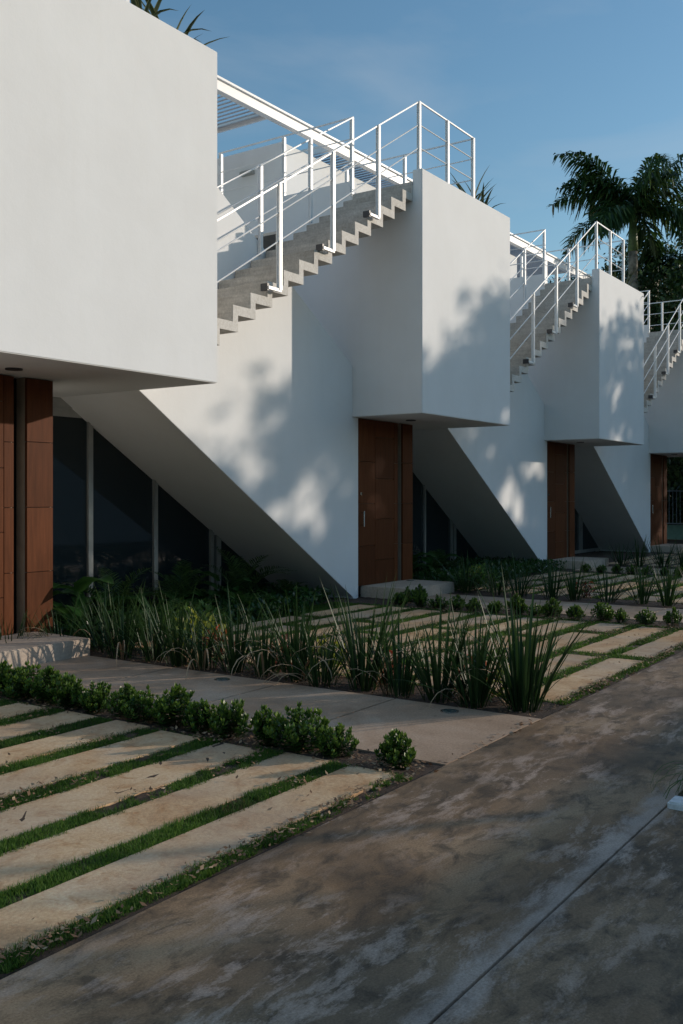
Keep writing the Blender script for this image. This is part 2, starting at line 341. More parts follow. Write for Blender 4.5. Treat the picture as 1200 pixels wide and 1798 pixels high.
# ------------------------------------------------------------------ houses
def rail_set(parent, name, rails, posts, m=M['metal'], pw=.046):
    """rails: list of (p,q,r); posts: list of (x,y,z0,z1) ; first rail is the part, others are its sub-parts"""
    p, q, r = rails[0]
    root = MB().bar(p, q, r * 2, r * 2).build(name, m, parent)
    for p, q, r in rails[1:]: MB().tube(p, q, r, 8).build('rail', m, root)
    for x, y, z0, z1 in posts:
        MB().box(x - .011, x + .011, y - pw / 2 + .006, y + pw / 2 - .006, z0, z1).box(x - pw / 2, x + pw / 2, y - pw / 2, y - pw / 2 + .008, z0, z1).box(x - pw / 2, x + pw / 2, y + pw / 2 - .008, y + pw / 2, z0, z1).build('post', m, root)
    return root
slat_me = None
tile_cache = {}
def house(k, label):
    X0 = A1 + (k - 1) * P
    h = empty('townhouse', (X0, F, 0), label=label, cat='house', group='white townhouses in a row')
    h.matrix_world = Matrix.Translation((X0, F, 0)); y = lambda v: v - F
    mw = M['white']
    BK = 14.0 - F
    # cantilevered front volume with its parapets (front parapet, kerb on the stair side, side parapet)
    v = MB()
    v.prism([(0, S), (0, TOP), (.15, TOP), (.15, 5.62), (BK, 5.62), (BK, S)], 0, W, 'x')
    v.build('front_volume', mw, h, bevel=.008)
    MB().box(.002, .12, 1.13, BK - .01, 5.6, 5.875).build('roof_kerb', mw, h, bevel=.006)
    MB().box(W - .12, W - .002, .152, BK - .01, 5.6, TOP - .003).build('side_parapet', mw, h, bevel=.006)
    # slanted wall: a thick sloping slab whose underside leans over the garden bed
    xr = .144
    lo = lambda x: .02 - SL * x; up = lambda x: 3.262 - .63 * x
    poly = [(W - P + .001, lo(W - P)), (W - P + .001, up(W - P)), (-.001, up(0)), (-.001, S - .003), (xr, S - .003), (xr, -.05), (.02 / SL + .01, -.05), (.0, lo(0))]
    MB().prism(poly, D1, y(YG) + .16).build('slanted_wall', mw, h, bevel=.004)
    # ground floor body behind the door
    MB().box(xr + .003, 1.70, D1 + .22, BK, -.05, S - .003).build('ground_floor_wall', mw, h)
    # door: lintel band, boarded leaf in tiles, dark slot, fixed tiled panel
    yd = D1 + .02
    d = MB().box(xr + .003, 1.26, yd + .03, yd + .07, .15, S - .005).build('door', M['grout'], h)
    zs = [.15, .72, 1.325, 1.93, S - .008]
    def tiles(par, xa, xb, levels, n='wood_tile'):
        for z0, z1 in zip(levels, levels[1:]):
            MB().box(xa + .003, xb - .003, yd, yd + .032, z0 + .003, z1 - .003).build(n, M['wood'], par, bevel=.0015)
    tiles(d, xr + .003, .62, zs); tiles(d, .62, 1.15, [.15, .50, 1.1, 1.69, 2.3, S - .008]); tiles(d, 1.15, 1.26, zs)
    hd = MB().tube((.26, yd - .045, 1.0), (.26, yd - .045, 1.22), .011).tube((.26, yd, 1.02), (.26, yd - .045, 1.02), .008).tube((.26, yd, 1.2), (.26, yd - .045, 1.2), .008).build('handle', M['chrome'], d)
    MB().tube((.235, yd, 1.47), (.235, yd - .014, 1.47), .024, 14).build('lock', M['chrome'], d)
    MB().box(1.262, 1.398, D1 + .17, D1 + .21, .0, S - .005).build('door_slot', M['black'], h)
    pn = MB().box(1.40, 1.705, yd + .03, D1 + .215, -.05, S - .005).build('entrance_panel', M['grout'], h)
    tiles(pn, 1.40, 1.705, [.0, .10, .713, 1.325, 1.943, S - .008])
    MB().box(1.66, 1.706, D1 + .218, y(YG) + .1, -.05, S - .006).build('side_wall', mw, h)
    # landing step
    MB().box(.27, 1.62 - (.12 if k == 0 else 0), y(6.77), yd + .028, -.04, .15).build('landing', M['step'], h, bevel=.006)
    # recessed soffit lamp and, on the roof room, a wall lamp
    MB().tube((.96, .74, S - .012), (.96, .74, S + .02), .075, 20).build('soffit_lamp', M['dark'], h)
    # glazing to the left of the slanted wall foot (bay between the previous house and this one)
    if k > 0:
        gx0, gx1 = 1.71 - P, 0.1
        gl = MB().box(gx0, gx1, y(YG), y(YG) + .02, 2.34, 2.52).box(gx0, gx1, y(YG) - .02, y(YG) + .03, 2.44, 2.55).box(gx0, gx1, y(YG) - .01, y(YG) + .03, .0, .08).build('window_frame', M['alu'], h)
        xs = [gx0, -3.60, -2.55, -1.50]
        for i, (a, b) in enumerate(zip(xs, xs[1:])):
            MB().box(a + .045, b - .045, y(YG) + .005, y(YG) + .018, .08, 2.34).build('pane', M['glass'], gl)
            MB().box(b - .045, b - .012, y(YG) - .03, y(YG) + .03, .08, 2.34).box(b + .0, b + .035, y(YG) - .015, y(YG) + .03, .08, 2.34).build('mullion', M['alu'], gl)
        MB().box(-1.42, -1.33, y(YG) - .02, y(YG) + .03, .08, 2.34).build('mullion', M['alu'], gl)
        MB().box(-1.32, gx1, y(YG) + .005, y(YG) + .018, .08, 2.34).build('pane', M['glass'], gl)
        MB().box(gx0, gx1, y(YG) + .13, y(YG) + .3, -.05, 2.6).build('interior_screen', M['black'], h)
        MB().box(W - P + .003, -.003, y(YG) + .165, y(11.8), 2.62, 2.86).build('terrace_slab', mw, h)
        MB().box(W - P + .003, -.003, y(11.8), BK - .003, .0, 5.6).build('terrace_wall', mw, h)
    # window high in the side wall, seen above the slanted wall
    wf = MB().box(-.012, .03, y(8.86), y(9.62), 5.33, 5.37).box(-.012, .03, y(8.86), y(9.62), 4.55, 4.58).box(-.012, .03, y(8.86), y(8.89), 4.58, 5.33).box(-.012, .03, y(9.59), y(9.62), 4.58, 5.33).build('window', M['alu'], h)
    MB().box(-.004, .02, y(8.89), y(9.59), 4.58, 5.33).build('pane', M['glass'], wf)
    # folded concrete stair rising to the roof
    if k > 0:
        tH, tV = .08, .10
        xi = [-.265 - .2833 * j for j in range(13, -1, -1)]; zi = [5.505 - .1745 * j for j in range(13, -1, -1)]
        top = [(xi[0], 2.99)]
        for j, (a, b) in enumerate(zip(xi, zi)):
            top.append((a, b)); top.append((xi[j + 1] if j < 13 else -.005, b))
        top[-1] = (-.03, zi[-1]); top += [(-.03, 5.667), (-.003, 5.667)]
        bot = [(-.003, zi[-1] - tV)]
        for j in range(13, -1, -1):
            bot.append((xi[j] + tH, zi[j] - tV)); bot.append((xi[j] + tH, (zi[j - 1] - tV) if j > 0 else 2.96))
        MB().prism(top + bot, .152, D1 - .02).build('concrete_stair', M['stair'], h, bevel=.005)
        MB().prism(top + bot, .146, .1515).build('sunlit_stair_edge', M['edge'], h)  # thin cement skin, its sunlit look put into a paler colour
        # roof landing slab showing its edge over the side wall
        MB().box(-.0295, 1.6, .155, D1 - .022, 5.53, 5.666).build('stair_head', M['stair'], h)
        # outer stair railing
        f = lambda x: 6.756 + .6345 * (x - .055)
        xa, xb = W - P + .01, .03
        rr = [((xa, .08, f(xa)), (xb, .08, f(xb)), .0085)] + [((xa, .08, f(xa) - d_), (xb, .08, f(xb) - d_), .0085) for d_ in (.31, .62)]
        post = [(x, .08, f(x) - 1.16, f(x)) for x in (-.97, -1.965, -2.975)]
        ro = rail_set(h, 'outer_stair_railing', rr, post)
        for x, _, z0, _ in post:
            MB().box(x - .20, x + .02, .065, .11, z0 - .02, z0 + .012).build('bracket', M['metal'], ro)
            MB().box(x - .215, x - .185, .075, .17, z0 - .035, z0 + .04).build('fixing_plate', M['dark'], ro)
        # inner stair railing
        f2 = lambda x: 6.745 + .615 * (x + .03)
        rr = [((xa, 1.09, f2(xa)), (-.03, 1.09, f2(-.03)), .0085)] + [((xa, 1.09, f2(xa) - d_), (-.03, 1.09, f2(-.03) - d_), .0085) for d_ in (.31, .62)]
        rail_set(h, 'inner_stair_railing', rr, [(x, 1.09, f2(x) - 1.1, f2(x)) for x in (-1.04, -2.07, -3.1)])
    # roof railings: along the front parapet, back along both sides
    zt = 6.755
    fr = [((.055, .08, zt), (1.655, .08, zt), .0095)] + [((.055, .08, zt - d_), (1.655, .08, zt - d_), .0085) for d_ in (.31, .62)]
    rail_set(h, 'front_roof_railing', fr, [(x, .08, TOP, zt) for x in (.055, .857, 1.655)])
    bk = 3.6
    rail_set(h, 'side_roof_railing', [((-.03, 1.1, zt - .012), (-.03, bk, zt - .012), .0095)] + [((-.03, 1.1, zt - d_), (-.03, bk, zt - d_), .0085) for d_ in (.31, .62)],
             [(-.03, 1.115, 5.66, zt - .01)] + [(-.03 + .05, yy, 5.85, zt - .01) for yy in (2.36, 3.6)])
    rail_set(h, 'planter_railing', [((1.655, .11, zt - .012), (1.655, 2.4, zt - .012), .0095)] + [((1.655, .11, zt - d_), (1.655, 2.4, zt - d_), .0085) for d_ in (.31, .62)],
             [(1.655, yy, 5.6, zt - .01) for yy in (1.26, 2.35)])
    # roof room and pergola
    yb = 10.56 - F
    rm = MB().box(2.26, 5.45, yb, 13.9 - F, 5.6, 7.75).build('roof_room', mw, h, bevel=.006)
    MB().box(2.17, 2.262, yb + .62, yb + .92, 7.28, 7.36).build('wall_lamp', M['alu'], rm, bevel=.01)
    yp = 10.3 - F
    bmx = MB().box(1.61 - P + 1.9, 1.61 + 1.9, yp - .06, yp + .06, 8.075, 8.11).box(1.61 - P + 1.9, 1.61 + 1.9, yp - .02, yp + .02, 7.91, 8.075).box(1.61 - P + 1.9, 1.61 + 1.9, yp - .06, yp + .06, 7.885, 7.91).build('pergola_beam', M['metal'], h)
    global slat_me
    if slat_me is None:
        so_ = MB().box(-.05, .05, 0, 3.3, -.01, .01); tmp = so_.build('louvre', M['slat']); slat_me = tmp.data; bpy.data.objects.remove(tmp)
    n = 41
    for i in range(n):
        o = link('louvre', slat_me, None, bmx, (3.51 - P + .06 + i * .1205, yp + .07, 7.95)); o.rotation_euler[1] = -.55
    MB().box(3.45 - P, 3.50 - P, yp + .062, yp + 3.4, 7.9, 8.05).build('canopy_edge', M['metal'], bmx)
    MB().box(1.58, 1.63, yp + .062, yp + 3.4, 7.9, 8.05).build('canopy_edge', M['metal'], bmx)
    MB().box(1.70 - 1.9, 1.80 - 1.9, yp - .05, yp + .05, 5.6, 7.884).build('pergola_post', M['metal'], h)
    return h
house(0, 'nearest white townhouse, its sunlit front volume filling the upper left of the picture')
house(1, 'second white townhouse, with the sunlit concrete stair rising to its roof')
house(2, 'third white townhouse, its front volume mostly in tree shade')
house(3, 'farthest white townhouse, cut off by the right edge of the picture')

# ------------------------------------------------------------------ vegetation builders
def rotz_basis(n):
    """random orthonormal frames (n,3,3)"""
    a = NP.normal(size=(n, 3)); a /= np.linalg.norm(a, axis=1)[:, None]
    b = NP.normal(size=(n, 3)); b -= (a * b).sum(1)[:, None] * a; b /= np.linalg.norm(b, axis=1)[:, None]
    return a, b
def leaf_quads(C, size, aspect=.45, updir=None, upw=.0):
    """pointed leaves: rhombus quads at centres C"""
    n = len(C); a, b = rotz_basis(n)
    if updir is not None:
        a = a * (1 - upw) + updir * upw; a /= np.linalg.norm(a, axis=1)[:, None]
        b -= (a * b).sum(1)[:, None] * a; b /= np.linalg.norm(b, axis=1)[:, None]
    s = (size * (NP.rand(n) * .6 + .7))[:, None]
    return np.stack([C, C + a * s * .5 + b * s * aspect * .5, C + a * s, C + a * s * .5 - b * s * aspect * .5], 1)
def blade_points(L, wd, bend, lean, seg=6, fold=.25, taper=1.0, droop=1.0):
    """curved blade, root at origin, grows up and bends towards +X. returns verts, faces, tint"""
    v = []; f = []; t = []; x = z = 0; ang = lean
    for i in range(seg + 1):
        u = i / seg; ww = wd * (min(1, .35 + u * 3) * (1 - u ** 2.2 * taper) + .02)
        nx, nz = math.cos(ang), -math.sin(ang)
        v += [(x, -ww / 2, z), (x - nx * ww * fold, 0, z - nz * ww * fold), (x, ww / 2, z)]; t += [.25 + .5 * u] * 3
        if i < seg:
            x += math.sin(ang) * L / seg; z += math.cos(ang) * L / seg; ang += bend / seg * (1 + droop * u * 1.5)
            n = i * 3; f += [(n, n + 1, n + 4, n + 3), (n + 1, n + 2, n + 5, n + 4)]
    return v, f, t
blade_meshes = []
for i in range(14):
    old = i in (5, 11)
    v, f, t = blade_points(rnd.uniform(.58, .82), rnd.uniform(.019, .029), rnd.choice([.04, .08, .15, .25, .35, .6]) if i not in (5, 11) else 1.7, rnd.uniform(.03, .12), 7)
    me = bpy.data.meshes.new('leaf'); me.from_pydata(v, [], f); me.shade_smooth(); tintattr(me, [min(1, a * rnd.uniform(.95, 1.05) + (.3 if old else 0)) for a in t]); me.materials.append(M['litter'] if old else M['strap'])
    blade_meshes.append(me)
def strap_clump(x, y, label, n=30, s=1.0, group=None, parts=True, lean=.42, seed=0):
    r = random.Random(seed + 77)
    c = empty('strap_leaf_plant', (x, y, -.02), label=label, cat='plant', group=group)
    mats = []
    for i in range(n):
        me = blade_meshes[r.randrange(len(blade_meshes))]
        if me in (blade_meshes[5], blade_meshes[11]) and r.random() < .5: me = blade_meshes[0]
        az = r.uniform(0, 2 * math.pi); ln = abs(r.gauss(0, lean)); sc = s * r.uniform(.72, 1.12); rr = .11 * math.sqrt(r.random())
        mt = Matrix.Translation((math.cos(az) * rr, math.sin(az) * rr, 0)) @ Matrix.Rotation(az, 4, 'Z') @ Matrix.Rotation(min(ln, 1.0), 4, 'Y') @ Matrix.Diagonal((sc, sc, sc, 1))
        mats.append((me, mt))
    if parts:
        for me, mt in mats:
            o = link('leaf', me, None, c); o.matrix_local = mt
    else:
        V = []; Fc = []; T = []
        for me, mt in mats:
            n0 = len(V); V += [tuple(mt @ q.co) for q in me.vertices]; Fc += [tuple(n0 + i for i in p.vertices) for p in me.polygons]; T += [a.value for a in me.attributes['tint'].data]
        me = bpy.data.meshes.new('leaves'); me.from_pydata(V, [], Fc); me.shade_smooth(); tintattr(me, T); link('leaves', me, M['strap'], c)
    return c
# small leafy shrub: several stems with rosettes of oval leaves
def shrub_mesh(rad, hgt, nst, seed, size=.05):
    st = np.random.RandomState(seed); V = []; T = []
    for s in range(nst):
        az = st.rand() * 6.28; r = rad * math.sqrt(st.rand()); hh = hgt * (1 - .62 * (r / rad) ** 2) * (.72 + st.rand() * .4)
        tip = np.array([math.cos(az) * r, math.sin(az) * r, hh])
        for lvl in range(5):
            zc = tip * np.array([1 - lvl * .12, 1 - lvl * .12, 1]) - np.array([0, 0, lvl * .026]); k = 5
            for j in range(k):
                a = 6.28 * j / k + lvl * 1.1 + st.rand() * .6; el = .95 - lvl * .32 + st.rand() * .35
                d = np.array([math.cos(a) * math.cos(el), math.sin(a) * math.cos(el), math.sin(el)])
                sd_ = np.array([-math.sin(a), math.cos(a), 0]); L = size * (.7 + st.rand() * .5); w_ = L * .24
                up = np.cross(d, sd_) * -1
                p0 = zc; p1 = zc + d * L * .55 + sd_ * w_ + up * .003; p2 = zc + d * L - up * L * .08; p3 = zc + d * L * .55 - sd_ * w_ + up * .003
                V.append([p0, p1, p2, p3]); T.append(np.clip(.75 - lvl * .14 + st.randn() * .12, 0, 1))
    V = np.array(V); V[:, :, 2] = np.maximum(V[:, :, 2], .002)
    me = quads_mesh('foliage', V, np.array(T), M['shrub']); me.shade_smooth(); return me
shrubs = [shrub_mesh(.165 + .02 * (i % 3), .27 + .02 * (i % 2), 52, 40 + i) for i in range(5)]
stem_mb = MB()
for i in range(7):
    a = i * .9; stem_mb.tube((0, 0, -.02), (math.cos(a) * .07, math.sin(a) * .07, .17), .004, 5)
_t = stem_mb.build('stem', M['stem']); stem_me = _t.data; bpy.data.objects.remove(_t)
def shrub(x, y, s, i, label, group):
    c = empty('low_shrub', (x, y, -.015), rnd.uniform(0, 6), label=label, cat='shrub', group=group); c.scale = (s * rnd.uniform(.95, 1.2), s * rnd.uniform(.95, 1.2), s * rnd.uniform(.88, 1.1)); c.rotation_euler[0] = rnd.uniform(-.1, .1)
    link('foliage', shrubs[i % 5], None, c); link('stem', stem_me, None, c); return c
# compound frond: rachis with paired leaflets, root at origin, arches to +X
def frond_mesh(L, nl, ll, lw, arch, rise, m, seed, plume=.5, droop=.5, r=.012, vshape=.3):
    st = np.random.RandomState(seed); V = []; T = []; ang = rise; p = np.array([0., 0, 0]); pts = []
    seg = nl
    for i in range(seg + 1):
        pts.append((p.copy(), ang)); u = i / seg; p = p + np.array([math.cos(ang), 0, math.sin(ang)]) * L / seg; ang -= arch / seg * (.6 + 1.2 * u)
    for i, (q, an) in enumerate(pts):
        u = i / seg
        if i < seg:
            q2 = pts[i + 1][0]; ww = r * (1 - u * .85)
            V.append([q + [0, -ww, 0], q2 + [0, -ww, 0], q2 + [0, ww, 0], q + [0, ww, 0]]); T.append(.6)
            V.append([q + [0, 0, -ww], q2 + [0, 0, -ww], q2 + [0, 0, ww], q + [0, 0, ww]]); T.append(.6)
        if u < .12: continue
        l = ll * math.sin(math.pi * min(1, (.12 + u * .9))) ** .6 * (.85 + st.rand() * .3) if u < .98 else ll * .4
        tdir = np.array([math.cos(an), 0, math.sin(an)]); nrm = np.array([-math.sin(an), 0, math.cos(an)])
        for s in (-1, 1):
            rot = st.randn() * plume
            d = tdir * (.55 + st.rand() * .2) + np.array([0, s, 0]) * math.cos(rot) * .85 + nrm * (vshape + math.sin(rot)); d /= np.linalg.norm(d)
            side = np.cross(d, nrm); side /= np.linalg.norm(side) + 1e-6
            tt = np.clip(.45 + st.randn() * .2, 0, 1)
            m1 = q + d * l * .5 - np.array([0, 0, droop * l * .12]); m2 = q + d * l * .92 - np.array([0, 0, droop * l * .55])
            w1 = side * lw * .5
            V.append([q - w1 * .4, m1 - w1, m1 + w1, q + w1 * .4]); T.append(tt)
            V.append([m1 - w1, m2 - w1 * .15, m2 + w1 * .15, m1 + w1]); T.append(tt)
    return quads_mesh('frond', np.array(V), np.array(T), m)

# ------------------------------------------------------------------ planting along the paths
G1 = 'strap leaved plants in the bed beside the near path'
sy = [(2.66, 1.12, 'tall strap leaved plant at the driveway end of the near planting row'), (2.98, .92, None), (3.28, .98, None), (3.58, .82, None), (3.93, 1.08, None), (4.25, .8, None), (4.55, .95, None), (4.88, .78, None),
      (5.18, .9, None), (5.48, .76, None), (5.78, .86, None), (6.1, .8, None), (6.45, .88, None)]
for i, (yy, s, lab) in enumerate(sy):
    strap_clump(A1 - 5.22 + rnd.uniform(-.05, .05), yy, lab or '%s strap leaved plant from the driveway in the row beside the near path' % ORD[i], 64 if s > .9 else 50, s, G1, True, .24 + .05 * (i % 3), i)
# plants at the foot of the first entrance panel
for i, (dx, yy, s) in enumerate([(1.02, 7.0, .8), (1.30, 6.92, .85), (1.62, 6.75, .8), (1.72, 7.1, .85), (1.92, 6.55, .85), (.30, 7.15, .7)]):
    pass
for i, (xx, yy, s, lab) in enumerate([(A1 - 5.10, 6.85, .95, 'strap leaved plant in front of the first entrance panel'), (A1 - 4.86, 7.2, .9, 'strap leaved plant right of the first brown entrance panel'),
                                       (A1 - 5.34, 7.18, .8, 'strap leaved plant against the dark slot of the first entrance'), (A1 - 4.75, 6.5, .9, 'strap leaved plant between the row and the yellow bush'), (A1 - 5.75, 7.36, .7, 'low strap leaved plant before the first door, at the left edge')]):
    strap_clump(xx, yy, lab, 30, s * .85, 'strap leaved plants around the first entrance', True, .4, 50 + i)
for u in range(3):
    X0 = A1 + u * P
    names = ['beside the second path', 'beside the third path', 'beside the farthest path']
    for i in range(10 if u < 2 else 7):
        yy = 2.75 + i * .42 + rnd.uniform(-.06, .06)
        strap_clump(X0 + 1.62 + rnd.uniform(-.06, .06), yy, '%s strap leaved plant from the driveway, in shade %s' % (ORD[i].capitalize() if False else ORD[i], names[u]), 36, .80 + .12 * rnd.random(), 'strap leaved plants %s' % names[u], False, .34, 100 + u * 20 + i)
# clipped row of low shrubs on the left of each path
y0 = 2.64
shrub(A1 - 6.82, 2.66, .58, 0, 'small leafy shrub standing alone at the driveway end of the near row', 'low shrubs along the near path')
for i in range(14):
    shrub(A1 - 6.83 + rnd.uniform(-.04, .04), 3.02 + i * .245 + rnd.uniform(-.03, .03), rnd.uniform(.60, .84), i + 1, 'low leafy shrub beside the near path, %s from the driveway' % ORD[i + 1], 'low shrubs along the near path')
for i in range(15):
    shrub(A1 - .34 + rnd.uniform(-.05, .05), 2.75 + i * .27 + rnd.uniform(-.03, .03), rnd.uniform(.50, .74), i, 'low shrub left of the second path, %s from the driveway' % ORD[i], 'low shrubs along the second path')
shrub(A1 + .05, 6.62, .7, 2, 'small shrub in front of the left side of the second landing', 'shrubs by the second landing')
shrub(A1 + .28, 6.60, .62, 3, 'small shrub at the front corner of the second landing', 'shrubs by the second landing')
for i in range(14):
    shrub(A1 + P - .36 + rnd.uniform(-.05, .05), 2.75 + i * .29, rnd.uniform(.5, .72), i + 2, 'low shrub left of the third path, %s from the driveway' % ORD[i], 'low shrubs along the third path')

# crotons and bright bushes behind the strap leaved row
def bush(x, y, rad, hgt, n, m, size, label, cat='plant', name='bush', seed=0, asp=.4, up=.35):
    st = np.random.RandomState(seed); u = st.rand(n) * 6.28; r = rad * np.sqrt(st.rand(n)); z = hgt * (.12 + .88 * st.rand(n)) * (1 - .5 * (r / rad) ** 2)
    C = np.stack([np.cos(u) * r, np.sin(u) * r, z], 1); up_ = np.stack([np.cos(u) * r / rad * .7, np.sin(u) * r / rad * .7, np.ones(n)], 1)
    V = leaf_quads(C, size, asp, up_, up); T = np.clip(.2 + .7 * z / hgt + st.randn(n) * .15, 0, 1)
    c = empty(name, (x, y, -.02), label=label, cat=cat)
    me = quads_mesh('foliage', V, T, m); link('foliage', me, None, c)
    sm = MB()
    for i in range(6): sm.tube((0, 0, 0), (math.cos(i) * rad * .5, math.sin(i) * rad * .5, hgt * .7), .006, 5)
    sm.build('stem', M['stem'], c); return c
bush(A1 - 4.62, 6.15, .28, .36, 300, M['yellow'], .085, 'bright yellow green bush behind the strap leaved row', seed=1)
bush(A1 - 4.95, 5.6, .16, .30, 80, M['croton'], .08, 'red croton between the strap leaved plants and the paving, leftmost', seed=2)
bush(A1 - 4.85, 4.95, .17, .30, 90, M['croton'], .08, 'orange red croton behind the middle of the near row', seed=3)
bush(A1 - 4.92, 4.45, .2, .32, 170, M['yellow'], .07, 'small yellow green bush behind the middle of the near row', seed=4)
bush(A1 - 4.95, 3.85, .15, .28, 80, M['croton'], .075, 'orange croton behind the fourth strap leaved plant', seed=5)
bush(A1 - 4.90, 3.15, .16, .30, 80, M['croton'], .075, 'red croton near the driveway end of the near row', seed=6)
bush(A1 - 4.93, 2.85, .17, .30, 160, M['yellow'], .06, 'yellow green bush at the driveway end of the near row', seed=7)
bush(A1 - 4.1, 6.9, .3, .32, 500, M['fern'], .06, 'light green leafy bush at the edge of the paved strips', seed=8)
bush(A1 - 3.55, 7.05, .28, .3, 400, M['fern'], .07, 'leafy ground bush beneath the windows, at the paving edge', seed=9)
bush(A1 + 2.0, 4.9, .16, .28, 80, M['croton'], .07, 'red croton behind the shaded row by the second path', seed=10)
bush(A1 + 2.0, 6.6, .4, .4, 500, M['fern'], .08, 'shaded bush right of the second landing', seed=12)
bush(A1 + 2.6, 6.9, .25, .34, 300, M['yellow'], .06, 'yellowish bush in shade under the third slanted wall', seed=13)

# fern, palm like and broad leaved plants in the shaded beds
fern_me = [frond_mesh(.55, 22, .11, .022, 1.1, 1.15, M['fern'], 60 + i, .1, .4, .004, .1) for i in range(2)]
cyc_me = [frond_mesh(.85, 26, .19, .018, 1.2, 1.25, M['palm'], 70 + i, .12, .3, .006, .35) for i in range(2)]
def rosette(name, x, y, meshes, n, s, label, cat, seed, part='frond', tilt=.3):
    r = random.Random(seed); c = empty(name, (x, y, -.02), label=label, cat=cat)
    for i in range(n):
        o = link(part, meshes[i % len(meshes)], None, c); k = s * r.uniform(.75, 1.1)
        o.rotation_euler = (0, r.uniform(-tilt, tilt), 6.283 * i / n + r.uniform(-.25, .25)); o.scale = (k, k, k)
    return c
def broad_leaf_mesh(L, Wd, stalk, seed):
    r = random.Random(seed); mb = MB(); v = []; f = []; T = []
    ns = 6; ang = 1.25; x = z = 0.
    for i in range(4):
        for s in (-1, 1): v.append((x, s * .005, z)); T.append(.6)
        if i: n = i * 2; f.append((n - 2, n - 1, n + 1, n))
        if i < 3: x += math.cos(ang) * stalk / 3; z += math.sin(ang) * stalk / 3; ang -= .12
    base = len(v); ang -= .35; x -= 0.0
    for i in range(ns + 1):
        u = i / ns; ww = Wd * math.sin(math.pi * min(1, u * .93 + .1)) ** .75 * (1.0 if u < 1 else 0.02) * (1 - u * .25)
        wv = .012 * math.sin(i * 2.3)
        for s in (-1, -.5, 0, .5, 1):
            v.append((x - abs(s) * .0, s * ww, z - (1 - abs(s)) * -.0 + abs(s) * ww * .28 + wv * abs(s))); T.append(.35 + .35 * (1 - abs(s)) + (.3 if s == 0 else 0))
        if i:
            for j in range(4): n = base + i * 5 + j; f.append((n - 5, n - 4, n + 1, n))
        x += math.cos(ang) * L / ns; z += math.sin(ang) * L / ns; ang -= .22
    me = bpy.data.meshes.new('leaf'); me.from_pydata(v, [], f); me.shade_smooth(); tintattr(me, T); me.materials.append(M['broad']); return me
bl_me = [broad_leaf_mesh(.42, .13, .35, 1), broad_leaf_mesh(.5, .15, .45, 2), broad_leaf_mesh(.34, .12, .25, 3)]
for i, (xx, yy, s, lab) in enumerate([(A1 - 4.75, 7.75, 1.15, 'big leaved plant in shade just right of the brown entrance panel'), (A1 - 4.3, 7.85, 1.1, 'big leaved plant below the first window pane'),
                                     (A1 - 3.0, 8.0, .8, 'broad leaved plant below the second window pane'), (A1 - 2.15, 8.0, .85, 'broad leaved plant near the foot of the window wall'),
                                     (A1 - 4.45, 7.05, .7, 'pale broad leaved plant beside the strap leaves at the first entrance'), (A1 - 1.3, 7.3, .55, 'low broad leaved plant where the slanted wall comes down'),
                                     (A1 + 2.25, 8.0, 1.15, 'tall broad leaved plant in deep shade under the third slanted wall'), (A1 + 2.9, 7.9, .9, 'broad leaved plant in deep shade behind the second landing')]):
    rosette('broad_leaved_plant', xx, yy, bl_me, 9, s, lab, 'plant', 200 + i, 'leaf', .25)
for i, (xx, yy, s, lab) in enumerate([(A1 - 3.8, 8.15, 1.0, 'dark feathery cycad below the first window mullion'), (A1 - 2.75, 8.2, 1.0, 'feathery cycad in front of the second mullion'), (A1 - 1.75, 8.1, 1.05, 'feathery cycad near the end of the windows'),
                                     (A1 - 1.0, 7.9, .6, 'small feathery cycad under the slanted wall'), (A1 + 3.4, 8.0, .9, 'feathery cycad in shade beyond the second entrance')]):
    rosette('cycad', xx, yy, cyc_me, 13, s, lab, 'plant', 220 + i, 'frond', .4)
for i, (xx, yy, s, lab) in enumerate([(A1 - 4.55, 6.75, .95, 'sunlit bright fern above the strap leaved row'), (A1 - 3.9, 7.4, .9, 'fern beside the cycad below the windows'), (A1 - 3.3, 7.5, .9, 'fern in half shade below the second pane'), (A1 - 2.5, 7.45, .85, 'dark green fern in front of the third mullion'),
                                     (A1 - 1.9, 7.35, .75, 'small fern at the paving edge under the slanted wall'), (A1 - .75, 7.75, .5, 'tiny fern in the corner under the slanted wall'), (A1 + 2.3, 7.4, .8, 'fern right of the second landing'), (A1 + 3.1, 7.2, .8, 'fern in shade below the third slanted wall')]):
    rosette('fern', xx, yy, fern_me, 14, s, lab, 'fern', 240 + i, 'frond', .35)
# low ground cover filling the shaded beds
n = 9000
C = np.stack([A1 - 5.1 + NP.rand(n) * 4.6, 7.0 + NP.rand(n) * 1.75, NP.rand(n) * .16], 1); C = C[(C[:, 1] > 7.45) | (C[:, 0] < A1 - 1.6)]
C2 = np.stack([A1 + 1.8 + NP.rand(n) * 4.6, 6.9 + NP.rand(n) * 1.85, NP.rand(n) * .2], 1)
C = np.concatenate([C, C2]); tag(link('ground_cover', quads_mesh('ground_cover', leaf_quads(C, .07, .5, np.array([0, 0, 1.]), .3), NP.rand(len(C)) * .7, M['broad'])), 'low dark leaves covering the soil of the shaded beds', 'ground cover', kind='stuff')

